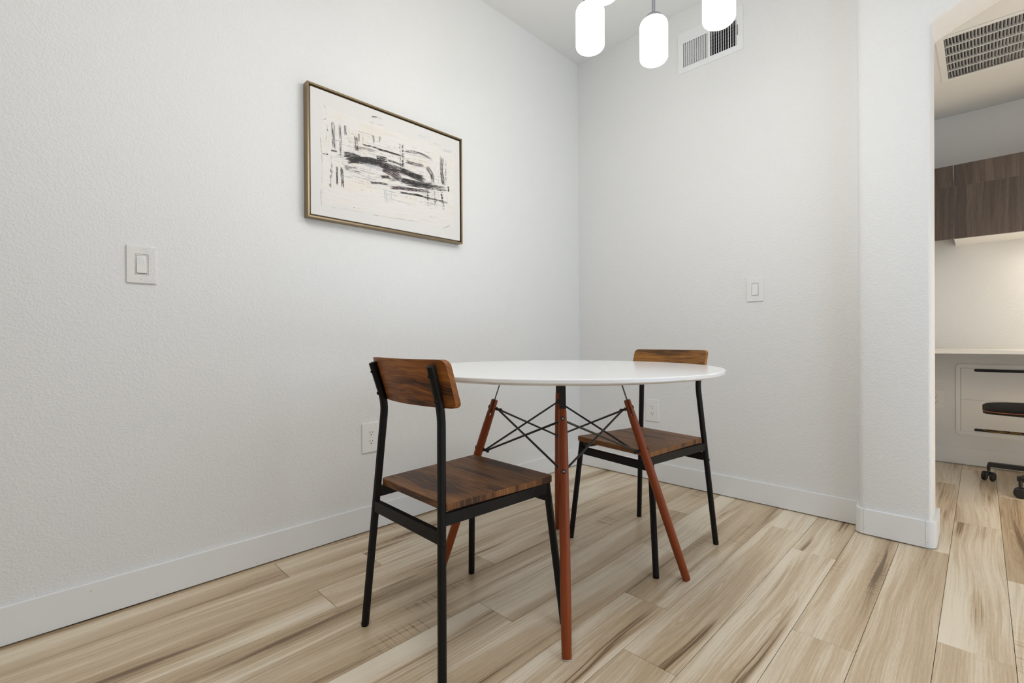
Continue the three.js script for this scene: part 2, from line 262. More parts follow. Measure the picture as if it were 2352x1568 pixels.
{ // boards wrapping the arch pier: straight lengths and rounded corner blocks
  const xl = 1.585, xr = 1.828, zf = 0.098, R = 0.033, o = BT;
  const ring = (pts) => { const s = new THREE.Shape(); pts.forEach(([x, z], i) => i ? s.lineTo(x, -z) : s.moveTo(x, -z)); s.closePath(); return extrude(s, BH - BG, 0.0018, 8, 2).rotateX(-Math.PI / 2).translate(0, BG, 0); };
  const arc = (cx, cz, a0, a1, r, n = 10) => Array.from({ length: n + 1 }, (_, i) => { const a = mix(a0, a1, i / n); return [cx + r * Math.cos(a), cz + r * Math.sin(a)]; });
  const b = struct('baseboard_arch', ring([[xl + R - o + 0.0006, zf - 0.02], [xr - R + o - 0.0006, zf - 0.02], [xr - R + o - 0.0006, zf + o], [xl + R - o + 0.0006, zf + o]]), M.trim, 'white baseboard with rounded corners around the arch pier');
  part(b, 'corner_block', ring([...arc(xl + R - o, zf + o - R, Math.PI / 2, Math.PI, R), [xl - o, zf - 0.03], [xl + 0.02, zf - 0.03], [xl + 0.02, zf - 0.01]]), M.trim);
  part(b, 'corner_block', ring([...arc(xr - R + o, zf + o - R, Math.PI / 2, 0, R), [xr + o, zf - 0.03], [xr - 0.02, zf - 0.03], [xr - 0.02, zf - 0.01]]), M.trim);
  part(b, 'side_board', ring([[xl - o, 0], [xl + 0.02, 0], [xl + 0.02, zf - 0.031], [xl - o, zf - 0.031]]), M.trim);
  part(b, 'jamb_board', ring([[xr + o, ZB - o], [xr - 0.02, ZB - o], [xr - 0.02, zf - 0.031], [xr + o, zf - 0.031]]), M.trim);
  for (const x of [1.607, 1.795, 1.815]) part(b, 'nail_hole', nail.clone().rotateX(Math.PI / 2), M.slot, [x, 0.03, zf + o]);
}

// ---------------------------------------------------------------- dining table
{
  const cx = 0.8899, cz = 1.3121, az = 0.7097, rf = 0.4442, rt = 0.2377, yt = 0.6392, yu = 0.612, yl = 0.4626, top = 0.76, TR = 0.546;
  const t = thing('dining_table', 'round white table on four red-brown wooden legs with crossed black rods', 'table', [cx, 0, cz]);
  const P = (r, y) => new THREE.Vector2(r, y), th = 0.0185, prof = [P(0, top - th), P(TR - 0.022, top - th), P(TR - 0.005, top - 0.0135), P(TR - 0.0008, top - 0.0115), P(TR, top - 0.010), P(TR, top - 0.003), P(TR - 0.0009, top - 0.0009), P(TR - 0.003, top), P(0, top)];
  part(t, 'tabletop', toCreasedNormals(new THREE.LatheGeometry(prof, 160).toNonIndexed(), 0.35), M.tabletop);
  const ax = (k, y) => { const a = az + k * Math.PI / 2, r = rf + (rt - rf) * y / yt; return V(r * Math.sin(a), y, r * Math.cos(a)); };
  const ev = new Evaluator(); ev.attributes = ['position', 'uv', 'normal']; ev.useGroups = false;
  const L = ax(0, 0).distanceTo(ax(0, yt));
  const legProfile = [P(0, 0), P(0.0105, 0), P(0.0128, 0.002), P(0.0136, 0.006), P(0.0150, 0.12), P(0.0152, 0.30), P(0.0148, L - 0.10), P(0.0140, L - 0.055), P(0.0126, L - 0.035), P(0.0120, L - 0.004), P(0.0105, L), P(0, L)];
  const lathe = mergeVertices(new THREE.LatheGeometry(legProfile, 28)); const solid = new Brush(lathe); solid.updateMatrixWorld();
  const cut = new Brush(new THREE.BoxGeometry(0.06, 0.12, 0.0042).translate(0, L, 0)); cut.updateMatrixWorld();
  const legGeo = toCreasedNormals(ev.evaluate(solid, cut, SUBTRACTION).geometry, 0.6);
  const plate = new RoundedBoxGeometry(0.0215, 0.155, 0.0028, 1, 0.0006).translate(0, L + 0.0265, 0), screwHead = dome(0.0040, 0.0016, 14);
  const legs = [];
  for (let k = 0; k < 4; k++) {
    const a = ax(k, 0.0015), b = ax(k, yt), d = V(0, 0, 0).subVectors(b, a).normalize(), phi = az + k * Math.PI / 2, tang = V(Math.cos(phi), 0, -Math.sin(phi)), out = V(0, 0, 0).crossVectors(tang, d);
    const m = new THREE.Matrix4().makeBasis(tang, d, out).setPosition(a);
    const leg = part(t, 'leg', legGeo, M.legWood); leg.applyMatrix4(m); leg.updateMatrix(); legs.push({ a, d, out });
    part(leg, 'foot_pad', new THREE.CylinderGeometry(0.0102, 0.0102, 0.003, 16), M.trim, [0, -0.0005, 0]);
    for (const y of [yu, yl]) { const s = (y - a.y) / d.y, rr = y === yu ? 0.0130 : 0.0149; const q = part(leg, 'screw', screwHead, M.screw, [0, s, rr]); q.rotation.x = Math.PI / 2; const c = part(leg, 'screw_ring', new THREE.TorusGeometry(0.0052, 0.0015, 6, 18), M.slot, [0, s, rr + 0.0002]); }
    const br = part(t, 'bracket', plate, M.rod); br.applyMatrix4(m);
    part(br, 'mounting_plate', new THREE.BoxGeometry(0.0215, 0.003, 0.07), M.rod, [0, (0.7395 - a.y) / d.y, -0.02]).rotation.x = Math.atan2(out.y, d.y);
  }
  const end = (k, y, inward) => { const l = legs[k % 4], s = (y - l.a.y) / l.d.y; return l.a.clone().addScaledVector(l.d, s).addScaledVector(l.out, -inward); };
  const rodName = 'cross_rod';
  for (let k = 0; k < 4; k++) {
    part(t, rodName, sweep([end(k, yu, 0.021), end(k + 1, yl, 0.021)], 0.0036, 10), M.rod);
    part(t, rodName, sweep([end(k, yl, 0.026), end(k + 1, yu, 0.026)], 0.0036, 10), M.rod);
    for (const y of [yu, yl]) part(t, 'bolt', merge([sweep([end(k, y, 0.012), end(k, y, 0.034)], 0.0045, 10, 0.6), sweep([end(k, y, 0.0285), end(k, y, 0.0345)], 0.0066, 8, 0.5), sweep([end(k, y, 0.0145), end(k, y, 0.0175)], 0.0072, 12, 0.2)]), M.rod);
  }
}

// ---------------------------------------------------------------- chairs
function makeChair(name, label, seatMat, backMat, x, z, turn) {
  const c = thing(name, label, 'chair', [x, 0, z], 'dining chairs at the white table'); c.rotation.y = turn;
  const seatTop = 0.4445, st = 0.0205, tr = 0.0112;
  { // seat: trapezoid with rounded corners and eased edges
    const s = new THREE.Shape(), zr = 0.1735, zf = -0.2125, wr = 0.1635, wf = 0.1895, q = 0.016; const C = [[-wr, zr], [wr, zr], [wf, zf], [-wf, zf]];
    C.forEach((p, i) => { const a = C[(i + 3) % 4], b = C[(i + 1) % 4], u = (m, n) => { const l = Math.hypot(n[0] - m[0], n[1] - m[1]); return [m[0] + (n[0] - m[0]) / l * q, m[1] + (n[1] - m[1]) / l * q]; }, e = u(p, a), f = u(p, b); i ? s.lineTo(e[0], -e[1]) : s.moveTo(e[0], -e[1]); s.quadraticCurveTo(p[0], -p[1], f[0], -f[1]); }); s.closePath();
    const g = extrude(s, st, 0.0028, 6, 3).rotateX(-Math.PI / 2).translate(0, seatTop - st, 0); part(c, 'seat', boxUV(g, 1, 0.25, 0.25, true), seatMat);
  }
  { // backrest: curved board fixed to the front of the two posts
    const hw = 0.184, hh = 0.0655, r = 0.017, yb = 0.6725, zb = 0.1694, k = 0.036 / 0.121, cosT = 1 / Math.hypot(1, k), nU = 40, nV = 6, ym = 0.7465, thk = 0.0165, bend = 0.95, cols = [];
    for (let i = 0; i <= nU; i++) { const e = i / nU * 2 - 1; cols.push(Math.sin(e * Math.PI / 2) * hw); }
    const pos = [], uv = [], idx = [], at = (xx, v, d) => { const ax_ = Math.abs(xx), h = ax_ < hw - r ? hh : hh - r + Math.sqrt(Math.max(0, r * r - (ax_ - hw + r) ** 2)), y0 = v * h; const y = ym + y0 * cosT, zc = zb + (y - yb) * k - tr - d - 0.0005 - bend * (xx * xx - 0.15 * 0.15); return [xx, y, zc, xx, y0]; };
    const grid = (d, flip) => { const o = pos.length / 3; cols.forEach((xx) => { for (let j = 0; j <= nV; j++) { const q = at(xx, j / nV * 2 - 1, d); pos.push(q[0], q[1], q[2]); uv.push(q[3] + 0.25, q[4] + (flip ? 0.12 : 0.31)); } }); for (let i = 0; i < nU; i++) for (let j = 0; j < nV; j++) { const a = o + i * (nV + 1) + j, b = a + nV + 1; flip ? idx.push(a, b, a + 1, b, b + 1, a + 1) : idx.push(a, a + 1, b, b, a + 1, b + 1); } };
    grid(0, true); grid(thk, false);
    const edge = []; for (let i = 0; i <= nU; i++) edge.push([cols[i], 1]); for (let j = nV - 1; j >= 0; j--) edge.push([cols[nU], j / nV * 2 - 1]); for (let i = nU - 1; i >= 0; i--) edge.push([cols[i], -1]); for (let j = 1; j <= nV; j++) edge.push([cols[0], j / nV * 2 - 1]);
    const o = pos.length / 3; edge.forEach(([xx, v], i) => { for (const d of [0, thk]) { const q = at(xx, v, d); pos.push(q[0], q[1], q[2]); uv.push(q[3] + 0.25 + (Math.abs(xx) > hw - 0.003 ? d : 0), q[4] + 0.2 + d); } });
    for (let i = 0; i < edge.length - 1; i++) { const a = o + i * 2; idx.push(a, a + 1, a + 2, a + 2, a + 1, a + 3); }
    const g = new THREE.BufferGeometry(); g.setAttribute('position', new THREE.Float32BufferAttribute(pos, 3)); g.setAttribute('uv', new THREE.Float32BufferAttribute(uv, 2)); g.setIndex(idx);
    part(c, 'backrest', toCreasedNormals(g.toNonIndexed(), 0.5), backMat);
  }
  const head = dome(0.0058, 0.0042, 12), nutHead = dome(0.0048, 0.003, 10);
  const rear = (y) => { const f = y / 0.6725; return [mix(0.1973, 0.1435, f), mix(0.211, 0.1694, f)]; }, front = (y) => { const f = y / 0.40; return [mix(0.2193, 0.1795, f), mix(-0.2197, -0.194, f)]; };
  for (const s of [-1, 1]) {
    const leg = part(c, 'rear_leg', sweep(bent(V(s * 0.1973, 0.004, 0.211), V(s * 0.1435, 0.6725, 0.1694), V(s * 0.1505, 0.7936, 0.2054), 0.035), tr, 20, 0.2), M.black);
    for (const y of [0.703, 0.768]) { const q = part(leg, 'bolt', head, M.black, [s * 0.1475, y, 0.1694 + (y - 0.6725) * 0.2975 + tr * 0.95]); q.rotation.x = Math.PI / 2 - 0.29; }
    { const [a, b] = rear(0.352), q = part(leg, 'bolt', nutHead, M.black, [s * (a + tr * 0.93), 0.352, b + 0.003]); q.rotation.z = -s * Math.PI / 2; }
    part(leg, 'foot_cap', new THREE.CylinderGeometry(tr * 1.02, tr * 0.96, 0.008, 16), M.black, [s * 0.1974, 0.004, 0.2112]);
    const fl = part(c, 'front_leg', sweep([V(s * 0.2193, 0.004, -0.2197), V(s * 0.1775, 0.4225, -0.1927)], tr, 20, 0.2), M.black);
    { const [a, b] = front(0.383), q = part(fl, 'bolt', nutHead, M.black, [s * (a + tr * 0.93), 0.383, b]); q.rotation.z = -s * Math.PI / 2; }
    part(fl, 'foot_cap', new THREE.CylinderGeometry(tr * 1.02, tr * 0.96, 0.008, 16), M.black, [s * 0.2196, 0.004, -0.2199]);
    const [ra, rb] = rear(0.406), [fa, fb] = front(0.408); part(c, 'side_rail', bar(V(s * (ra - 0.001), 0.4065, rb - tr * 0.6), V(s * (fa - 0.001), 0.4085, fb + tr * 0.6), 0.0305, 0.0165), M.black);
  }
  { const [a, b] = rear(0.364); part(c, 'rear_rail', bar(V(-a + tr * 0.7, 0.364, b), V(a - tr * 0.7, 0.364, b), 0.0325, 0.0175), M.black); }
  { const [a, b] = front(0.384); part(c, 'front_rail', bar(V(-a + tr * 0.7, 0.384, b), V(a - tr * 0.7, 0.384, b), 0.029, 0.0175), M.black); }
  return c;
}
makeChair('dining_chair', 'brown wood and black metal chair beside the wall with the picture', M.seat, M.backrest, 0.8488, 1.7434, -0.021);
makeChair('dining_chair', 'brown wood and black metal chair in front of the wall with the air vent', M.seat2, M.backrest2, 0.9543, 0.8291, 2.9895);

// ---------------------------------------------------------------- body of the added bounced-flash panel, out of view
{
  const l = thing('added_bounce_panel', 'flat square white panel added on the ceiling for bounced flash light', 'light', [BOUNCE_PANEL.x, CEIL, BOUNCE_PANEL.z]);
  part(l, 'housing', rbox(BOUNCE_PANEL.w + 0.03, 0.03, BOUNCE_PANEL.d + 0.03, 0.003), M.trim, [0, -0.015, 0]);
  part(l, 'diffuser', rbox(BOUNCE_PANEL.w - 0.01, 0.004, BOUNCE_PANEL.d - 0.01, 0.001), std({ color: 0xffffff, roughness: 0.6, emissive: new THREE.Color(0.975, 0.985, 1.0), emissiveIntensity: 1.5 }), [0, -0.030, 0]);
}

// ---------------------------------------------------------------- chandelier: five frosted glass cylinders hanging from arms
{
  const cx = 1.222, cz = 1.2535, y0 = 1.858, R = 0.216, c = thing('chandelier', 'five-light chandelier with glowing white glass cylinders on grey rods', 'chandelier', [cx, 0, cz]);
  const glow = std({ color: 0xffffff, roughness: 0.5, emissive: new THREE.Color(1.0, 1.0, 0.985), emissiveIntensity: 1.25 });
  const P = (r, y) => new THREE.Vector2(r, y), h = 0.158, r = 0.0495, prof = [P(0, 0)];
  for (let i = 0; i <= 8; i++) { const a = -Math.PI / 2 + i / 8 * Math.PI / 2; prof.push(P(r - 0.026 + 0.026 * Math.cos(a), 0.020 + 0.020 * Math.sin(a))); }
  for (let i = 0; i <= 8; i++) { const a = i / 8 * Math.PI / 2; prof.push(P(r - 0.026 + 0.026 * Math.cos(a), h - 0.026 + 0.026 * Math.sin(a))); }
  prof.push(P(0, h)); const shade = new THREE.LatheGeometry(prof, 40);
  const cap = new THREE.LatheGeometry([P(0.030, h - 0.001), P(0.032, h + 0.004), P(0.026, h + 0.012), P(0.012, h + 0.017), P(0.0045, h + 0.018), P(0, h + 0.018)], 28), ya = 2.30;
  // rotation so that the lamps stand where the picture shows them
  const fwd = [-Math.sin(YAW), -Math.cos(YAW)], rgt = [Math.cos(YAW), -Math.sin(YAW)], a0 = Math.atan2(0.205, 0.071);
  for (let k = 0; k < 5; k++) {
    const a = a0 + k * Math.PI * 2 / 5, lx = R * (Math.cos(a) * rgt[0] + Math.sin(a) * fwd[0]), lz = R * (Math.cos(a) * rgt[1] + Math.sin(a) * fwd[1]);
    const arm = part(c, 'arm', sweep(bent(V(0, ya, 0), V(lx, ya, lz), V(lx, y0 + h + 0.016, lz), 0.03), 0.0062, 12), M.greyMetal);
    part(arm, 'cap', cap, M.greyMetal, [lx, y0, lz]);
    part(arm, 'sleeve', new THREE.CylinderGeometry(0.0078, 0.0078, 0.004, 14), M.greyMetal, [lx, y0 + h + 0.085, lz]);
    part(c, 'lamp_shade', shade, glow, [lx, y0, lz]);
    const p = new THREE.PointLight(new THREE.Color(1.0, 0.995, 0.975), PENDANT_LIGHT, 0, 2); p.name = 'bulb_light'; p.position.set(lx, y0 + h * 0.5, lz); p.castShadow = true; p.shadow.radius = 2.3; c.add(p);
  }
  part(c, 'hub', new THREE.LatheGeometry([P(0, ya - 0.03), P(0.012, ya - 0.026), P(0.026, ya - 0.016), P(0.026, ya + 0.016), P(0.012, ya + 0.026), P(0, ya + 0.028)], 24), M.greyMetal);
  part(c, 'stem', sweep([V(0, ya, 0), V(0, CEIL - 0.015, 0)], 0.0065, 12), M.greyMetal);
  part(c, 'canopy', new THREE.LatheGeometry([P(0, CEIL - 0.026), P(0.03, CEIL - 0.025), P(0.058, CEIL - 0.016), P(0.062, CEIL - 0.004), P(0.062, CEIL), P(0, CEIL)], 36), M.greyMetal);
}

// ---------------------------------------------------------------- framed abstract picture on the left wall
{
  const z0 = 1.0625, z1 = 1.8655, y0 = 1.3625, y1 = 1.9105, D = 0.040, fw = 0.0075, gap = 0.0065, p = thing('framed_picture', 'abstract black and white painting in a slim bronze floating frame', 'picture', [0, (y0 + y1) / 2, (z0 + z1) / 2]);
  const W = z1 - z0, H = y1 - y0;
  // mitred bars, each an L: outer lip plus the sunken inner ledge
  const mitre = (len) => { const s = new THREE.Shape(); s.moveTo(-len / 2, 0); s.lineTo(len / 2, 0); s.lineTo(len / 2 - fw, -fw); s.lineTo(-len / 2 + fw, -fw); s.closePath(); const l = new THREE.Shape(), k = fw + gap + 0.012; l.moveTo(-len / 2 + fw, -fw); l.lineTo(len / 2 - fw, -fw); l.lineTo(len / 2 - k, -k); l.lineTo(-len / 2 + k, -k); l.closePath(); return merge([extrude(s, D - 0.002, 0.0009, 1, 2), extrude(l, 0.012)]); };
  const put = (g, rot, x, y) => g.rotateZ(rot).translate(x, y, 0).rotateY(Math.PI / 2).translate(0.002, 0, 0);
  part(p, 'frame_bar', put(mitre(W), 0, 0, H / 2), M.bronze); part(p, 'frame_bar', put(mitre(W), Math.PI, 0, -H / 2), M.bronze);
  part(p, 'frame_bar', put(mitre(H), Math.PI / 2, -W / 2, 0), M.bronze); part(p, 'frame_bar', put(mitre(H), -Math.PI / 2, W / 2, 0), M.bronze);
  const TW = 1536, TH = 1040, ink = new Float32Array(TW * TH), tint = new Float32Array(TW * TH * 3), r = rng(31);
  const inks = [[34, 30, 30], [58, 42, 48], [150, 158, 172], [30, 27, 27], [150, 132, 108]];
  const strokes = [[48,95,0,179,507,276,472,379,455,470,459,567,463,668,479,738,497],[35,92,0,179,464,234,450,291,461],[38,96,0,193,512,334,448,432,449],[61,85,1,416,481,479,498,551,533],[43,75,0,378,414,455,401],[10,75,0,290,331,378,328,574,326],[14,88,0,382,331,454,330,574,321],[14,80,0,455,403,510,406,575,417],[20,55,0,566,271,675,251,790,275],[25,55,0,574,364,719,359],[38,95,0,542,462,617,471,720,470],[41,93,0,535,550,651,539,792,522],[39,70,0,576,562,738,541,908,515],[15,85,0,335,640,394,625,456,613],[22,90,0,409,566,471,549],[25,88,1,464,639,609,609,774,584],[15,80,0,527,664,703,642],[15,75,0,634,643,783,649,914,646],[16,45,0,180,561,263,547],[19,30,0,186,578,291,581],[46,22,2,298,488,364,491,447,505],[21,25,1,234,376,393,357],[33,30,0,448,572,567,538,694,568],[21,14,2,665,86,770,70],[22,25,2,863,142,939,132],[24,45,0,121,216,124,339,126,453],[16,50,0,161,225,164,359,162,476],[19,50,0,192,215,194,306],[10,85,3,107,605,106,762],[8,75,3,113,573,112,698],[15,80,0,143,576,143,735],[19,88,0,169,579,175,752],[12,75,3,539,219,542,462],[20,85,3,559,210,561,465],[36,65,0,732,354,773,416,782,503],[27,75,3,729,500,734,609,750,727],[22,70,3,796,554,802,721],[34,60,0,852,204,853,386,870,494],[23,70,3,847,536,867,730],[15,50,3,884,224,883,374,882,478],[15,80,0,905,481,908,540],[30,40,1,254,278,256,357,262,413],[13,35,0,272,245,270,321],[11,28,0,300,257,301,307],[16,25,0,363,228,367,297],[19,22,0,404,213,406,269],[36,25,2,440,658,449,790],[31,18,2,475,656,480,780],[6,85,0,351,71,388,54],[4,35,0,388,52,422,61],[4,40,0,453,170,469,178],[4,30,4,108,919,208,912,336,913],[4,30,4,336,913,529,903,749,883],[5,45,4,56,785,53,861,56,936],[5,35,4,51,373,55,447,61,519],[4,30,4,58,502,61,594,56,785],[10,85,3,61,505,100,498],[14,55,0,109,456,146,454],[10,80,3,146,478,172,467],[10,85,0,100,736,108,761],[5,55,3,236,884,278,880],[5,50,4,859,910,925,857],[4,18,4,333,121,430,114],[8,40,3,73,118,89,138],[6,35,3,60,237,86,215],[7,50,3,83,358,86,385],[6,45,3,89,280,93,316]];
  const dab = (x, y, a, c) => { x |= 0; y |= 0; if (x < 0 || y < 0 || x >= TW || y >= TH) return; const i = y * TW + x, n = ink[i] + (1 - ink[i]) * a; if (n <= 0) return; const k = (1 - ink[i]) * a / n; for (let j = 0; j < 3; j++) tint[i * 3 + j] = mix(tint[i * 3 + j], c[j], k); ink[i] = n; };
  for (const [w, dk, tp, ...q] of strokes) {
    const pts = []; for (let i = 0; i < q.length; i += 2) pts.push(V(q[i] / 1000 * TW, q[i + 1] / 1000 * TH, 0));
    const cv = pts.length > 2 ? new THREE.CatmullRomCurve3(pts) : new THREE.LineCurve3(pts[0], pts[1]), len = cv.getLength(), n = Math.max(8, len * 1.3 | 0), bristles = Math.max(4, w * 1.9 | 0), ph = r() * 90, tan = V(0, 0, 0), pt = V(0, 0, 0);
    for (let i = 0; i <= n; i++) {
      const s = i / n; cv.getPoint(s, pt); cv.getTangent(s, tan); const nx = -tan.y, ny = tan.x, l = Math.hypot(nx, ny) || 1;
      for (let b = 0; b < bristles; b++) {
        const e = (b + 0.5) / bristles * 2 - 1, dry = vn(s * len / 42 + ph, e * w * 0.30 + ph) * 0.5 + vn(s * len / 9 + ph, e * w * 0.8 + ph) * 0.34, rag = vn(e * 6 + ph, ph) * 0.09, fade = step(0, 0.07, s - 0.03 - rag) * step(0, 0.16, 1.0 - s + rag - 0.02) * step(1.05, 0.7, Math.abs(e));
        let a = clamp((0.56 + dry * 1.25 - (1 - dk / 100) * 0.42 - s * 0.14) * 1.7) * fade * (0.40 + dk / 135); if (tp === 3) a *= step(-0.15, 0.25, vn(s * len / 6 + ph, e * 2)); if (tp === 2) a *= 0.55; if (a < 0.02) continue;
        dab(pt.x + nx / l * e * w * 0.66 + vn(s * len / 60, ph + e * 3) * 2.0, pt.y + ny / l * e * w * 0.66 + vn(ph, s * len / 70) * 3, a, inks[tp]);
      }
    }
  }
  const streak = (x, y, len, w, al, slope, c) => { for (let i = 0; i < len; i++) { const f = i / len, a = al * step(0, 0.15, f) * step(1, 0.55, f) * clamp(0.55 + vn(x + i / 14, y) * 0.9); for (let k = 0; k < w; k++) dab(x + (slope ? k : i), y + (slope ? i : k) + (slope ? 0 : 5 * vn(i / 160 + y, 2)), a, c); } };
  for (let i = 0; i < 620; i++) { const q = r(), x = 180 + r() * 1000, y = 520 + (r() + r() + r() - 1.5) * 330 * (0.55 + 0.45 * (x / 1200)); streak(x, y, 30 + q * q * 260, 1 + (r() * 3 | 0), 0.22 + 0.5 * r() * r(), 0, inks[r() < 0.8 ? 0 : 1]); }
  for (let i = 0; i < 260; i++) { const left = r() < 0.6, x = left ? 110 + r() * 420 : 1130 + r() * 260, y = (left ? 230 : 330) + r() * 380; streak(x, y, 20 + r() * 120, 1 + (r() * 3 | 0), 0.10 + 0.24 * r(), 1, inks[r() < 0.7 ? 0 : 2]); }
  for (let i = 0; i < 260; i++) { const x = r() < 0.5 ? 90 + r() * 130 : 150 + r() * 1250, y = 140 + r() * 760, s = 0.8 + r() * 2.2; for (let k = 0; k < 9; k++) dab(x + (r() - 0.5) * s * 3, y + (r() - 0.5) * s * 2, 0.5 * r(), inks[0]); }
  const paint = texture(TW, TH, (x, yy, o) => {
    const y = TH - 1 - yy, i = y * TW + x, inX = step(88, 102, x + 12 * vn(y / 40, 3)) * step(1474, 1462, x + 9 * vn(y / 34, 9)), inY = step(120, 140, y + 16 * vn(x / 60, 5)) * step(940, 915, y + 14 * vn(x / 70, 8)), inn = inX * inY;
    const br = vn(x / 90, y / 4.5) * 0.6 + vn(x / 30, y / 2.2) * 0.4, cream = step(0.25, 0.8, vn(x / 120 + 30, y / 60)) * inn;
    for (let j = 0; j < 3; j++) { const base = [223, 220, 216][j] + inn * ([4, 2, 0][j] + br * 5) - cream * [0, 2, 7][j]; o[j] = mix(base, tint[i * 3 + j], ink[i] * 0.96); }
  });
  const canvas = part(p, 'canvas', new RoundedBoxGeometry(W - 2 * (fw + gap), H - 2 * (fw + gap), 0.022, 2, 0.0015).rotateY(0), std({ color: 0xe6e2df, roughness: 0.75 }));
  canvas.geometry.rotateY(Math.PI / 2).translate(0.0235, 0, 0);
  const print = new THREE.PlaneGeometry(W - 2 * (fw + gap) - 0.001, H - 2 * (fw + gap) - 0.001).rotateY(Math.PI / 2).translate(0.0347, 0, 0);
  part(canvas, 'painted_surface', print, std({ map: paint, roughness: 0.7 }));
  part(p, 'backing_board', box(0.001, 0.006, -H / 2 + 0.008, H / 2 - 0.008, -W / 2 + 0.008, W / 2 - 0.008), M.dark);
}

// ---------------------------------------------------------------- switches and outlets (built facing +z, then turned to their wall)
function plateGeo(w, h, hole) { const s = roundRect(w, h, 0.003); if (hole) s.holes.push(rectPath(-hole[0] / 2, hole[0] / 2, -hole[1] / 2, hole[1] / 2)); return extrude(s, 0.0062, 0.0022, 4, 3); }
function lightSwitch(label, pos, turn, film, mat) {
  const g = thing('light_switch', label, 'switch', pos); g.rotation.y = turn;
  part(g, 'cover_plate', plateGeo(0.0795, 0.1235, [0.0345, 0.0675]), mat);
  const f = part(g, 'rocker_frame', extrude((() => { const s = roundRect(0.0335, 0.0665, 0.001); s.holes.push(rectPath(-0.0142, 0.0142, -0.0300, 0.0300)); return s; })(), 0.0058, 0.0006, 2, 1), mat);
  part(g, 'recess', box(-0.0172, 0.0172, -0.0337, 0.0337, 0, 0.0012), mat);
  const k = part(g, 'rocker', new RoundedBoxGeometry(0.0272, 0.0575, 0.007, 2, 0.0012), mat, [0, 0.0002, 0.0046]); k.rotation.x = -0.055;
  for (const y of [-0.0485, 0.0485]) { const s = part(g, 'screw', dome(0.0031, 0.0012, 12), mat, [0, y, 0.006]); s.rotation.x = Math.PI / 2; part(s, 'screw_slot', new THREE.BoxGeometry(0.0007, 0.0004, 0.0046), M.screw, [0, 0.0012, 0]); }
  if (film) { // wrinkled clear protective film left on the right half of the plate and on the top of the rocker
    const fm = std({ color: 0xffffff, roughness: 0.12, transparent: true, opacity: 0.30, specularIntensity: 1, clearcoat: 1, clearcoatRoughness: 0.1 });
    const wr = (x0, x1, y0, y1, z, amp, inside) => { const q = new THREE.PlaneGeometry(x1 - x0, y1 - y0, 24, 48).translate((x0 + x1) / 2, (y0 + y1) / 2, 0), p = q.attributes.position; for (let i = 0; i < p.count; i++) { const x = p.getX(i), y = p.getY(i); p.setZ(i, z + amp * Math.abs(vn(x * 190 + vn(x * 60, y * 60) * 1.6, y * 90 + 5)) + amp * 0.4 * vn(x * 420, y * 420)); } q.computeVertexNormals(); return q; };
    part(g, 'protective_film', merge([wr(0.0178, 0.0368, -0.058, 0.058, 0.0064, 0.0011), wr(0.004, 0.0178, 0.0345, 0.056, 0.0064, 0.0009), wr(0.004, 0.0178, -0.057, -0.0345, 0.0064, 0.0009), wr(-0.0128, 0.008, 0.002, 0.029, 0.0093, 0.0004)]), fm);
  }
  return g;
}
lightSwitch('white rocker switch with wrinkled clear film, left of the picture', [0, 1.1135, 2.3965], Math.PI / 2, true, M.plasticWarm);
lightSwitch('plain white rocker switch on the wall below the air vent', [1.1345, 1.1115, 0], 0, false, M.plastic);
function outlet(label, pos, turn) {
  const g = thing('wall_outlet', label, 'outlet', pos, 'electrical outlets'); g.rotation.y = turn;
  part(g, 'cover_plate', plateGeo(0.0865, 0.1325), M.plastic);
  const face = (() => { const s = new THREE.Shape(); s.absarc(0, 0, 0.0172, -0.72, 0.72); s.absarc(0, 0, 0.0172, Math.PI - 0.72, Math.PI + 0.72); s.closePath(); return extrude(s, 0.0008).rotateZ(0); })();
  for (const y of [-0.0195, 0.0195]) {
    const r = part(g, 'receptacle', face, M.plastic, [0, y, 0.0060]);
    part(r, 'slot', new THREE.BoxGeometry(0.0022, 0.0088, 0.0008), M.slot, [-0.0064, 0.0042, 0.0006]);
    part(r, 'slot', new THREE.BoxGeometry(0.0022, 0.0072, 0.0008), M.slot, [0.0064, 0.0042, 0.0006]);
    part(r, 'ground_hole', new THREE.CylinderGeometry(0.0027, 0.0027, 0.0008, 14).rotateX(Math.PI / 2), M.slot, [0, -0.0072, 0.0006]);
  }
  const s = part(g, 'screw', dome(0.0026, 0.0008, 12), M.plastic, [0, 0, 0.0061]); s.rotation.x = Math.PI / 2; part(s, 'screw_slot', new THREE.BoxGeometry(0.0036, 0.0004, 0.0006), M.screw, [0, 0.0008, 0]);
  return g;
}
outlet('white duplex outlet on the picture wall behind the chair', [0, 0.420, 1.5765], Math.PI / 2);
outlet('white duplex outlet on the wall below the switch and vent', [0.5487, 0.4235, 0], 0);
outlet('white duplex outlet under the desk in the nook', [1.7465, 0.430, NZ], 0);

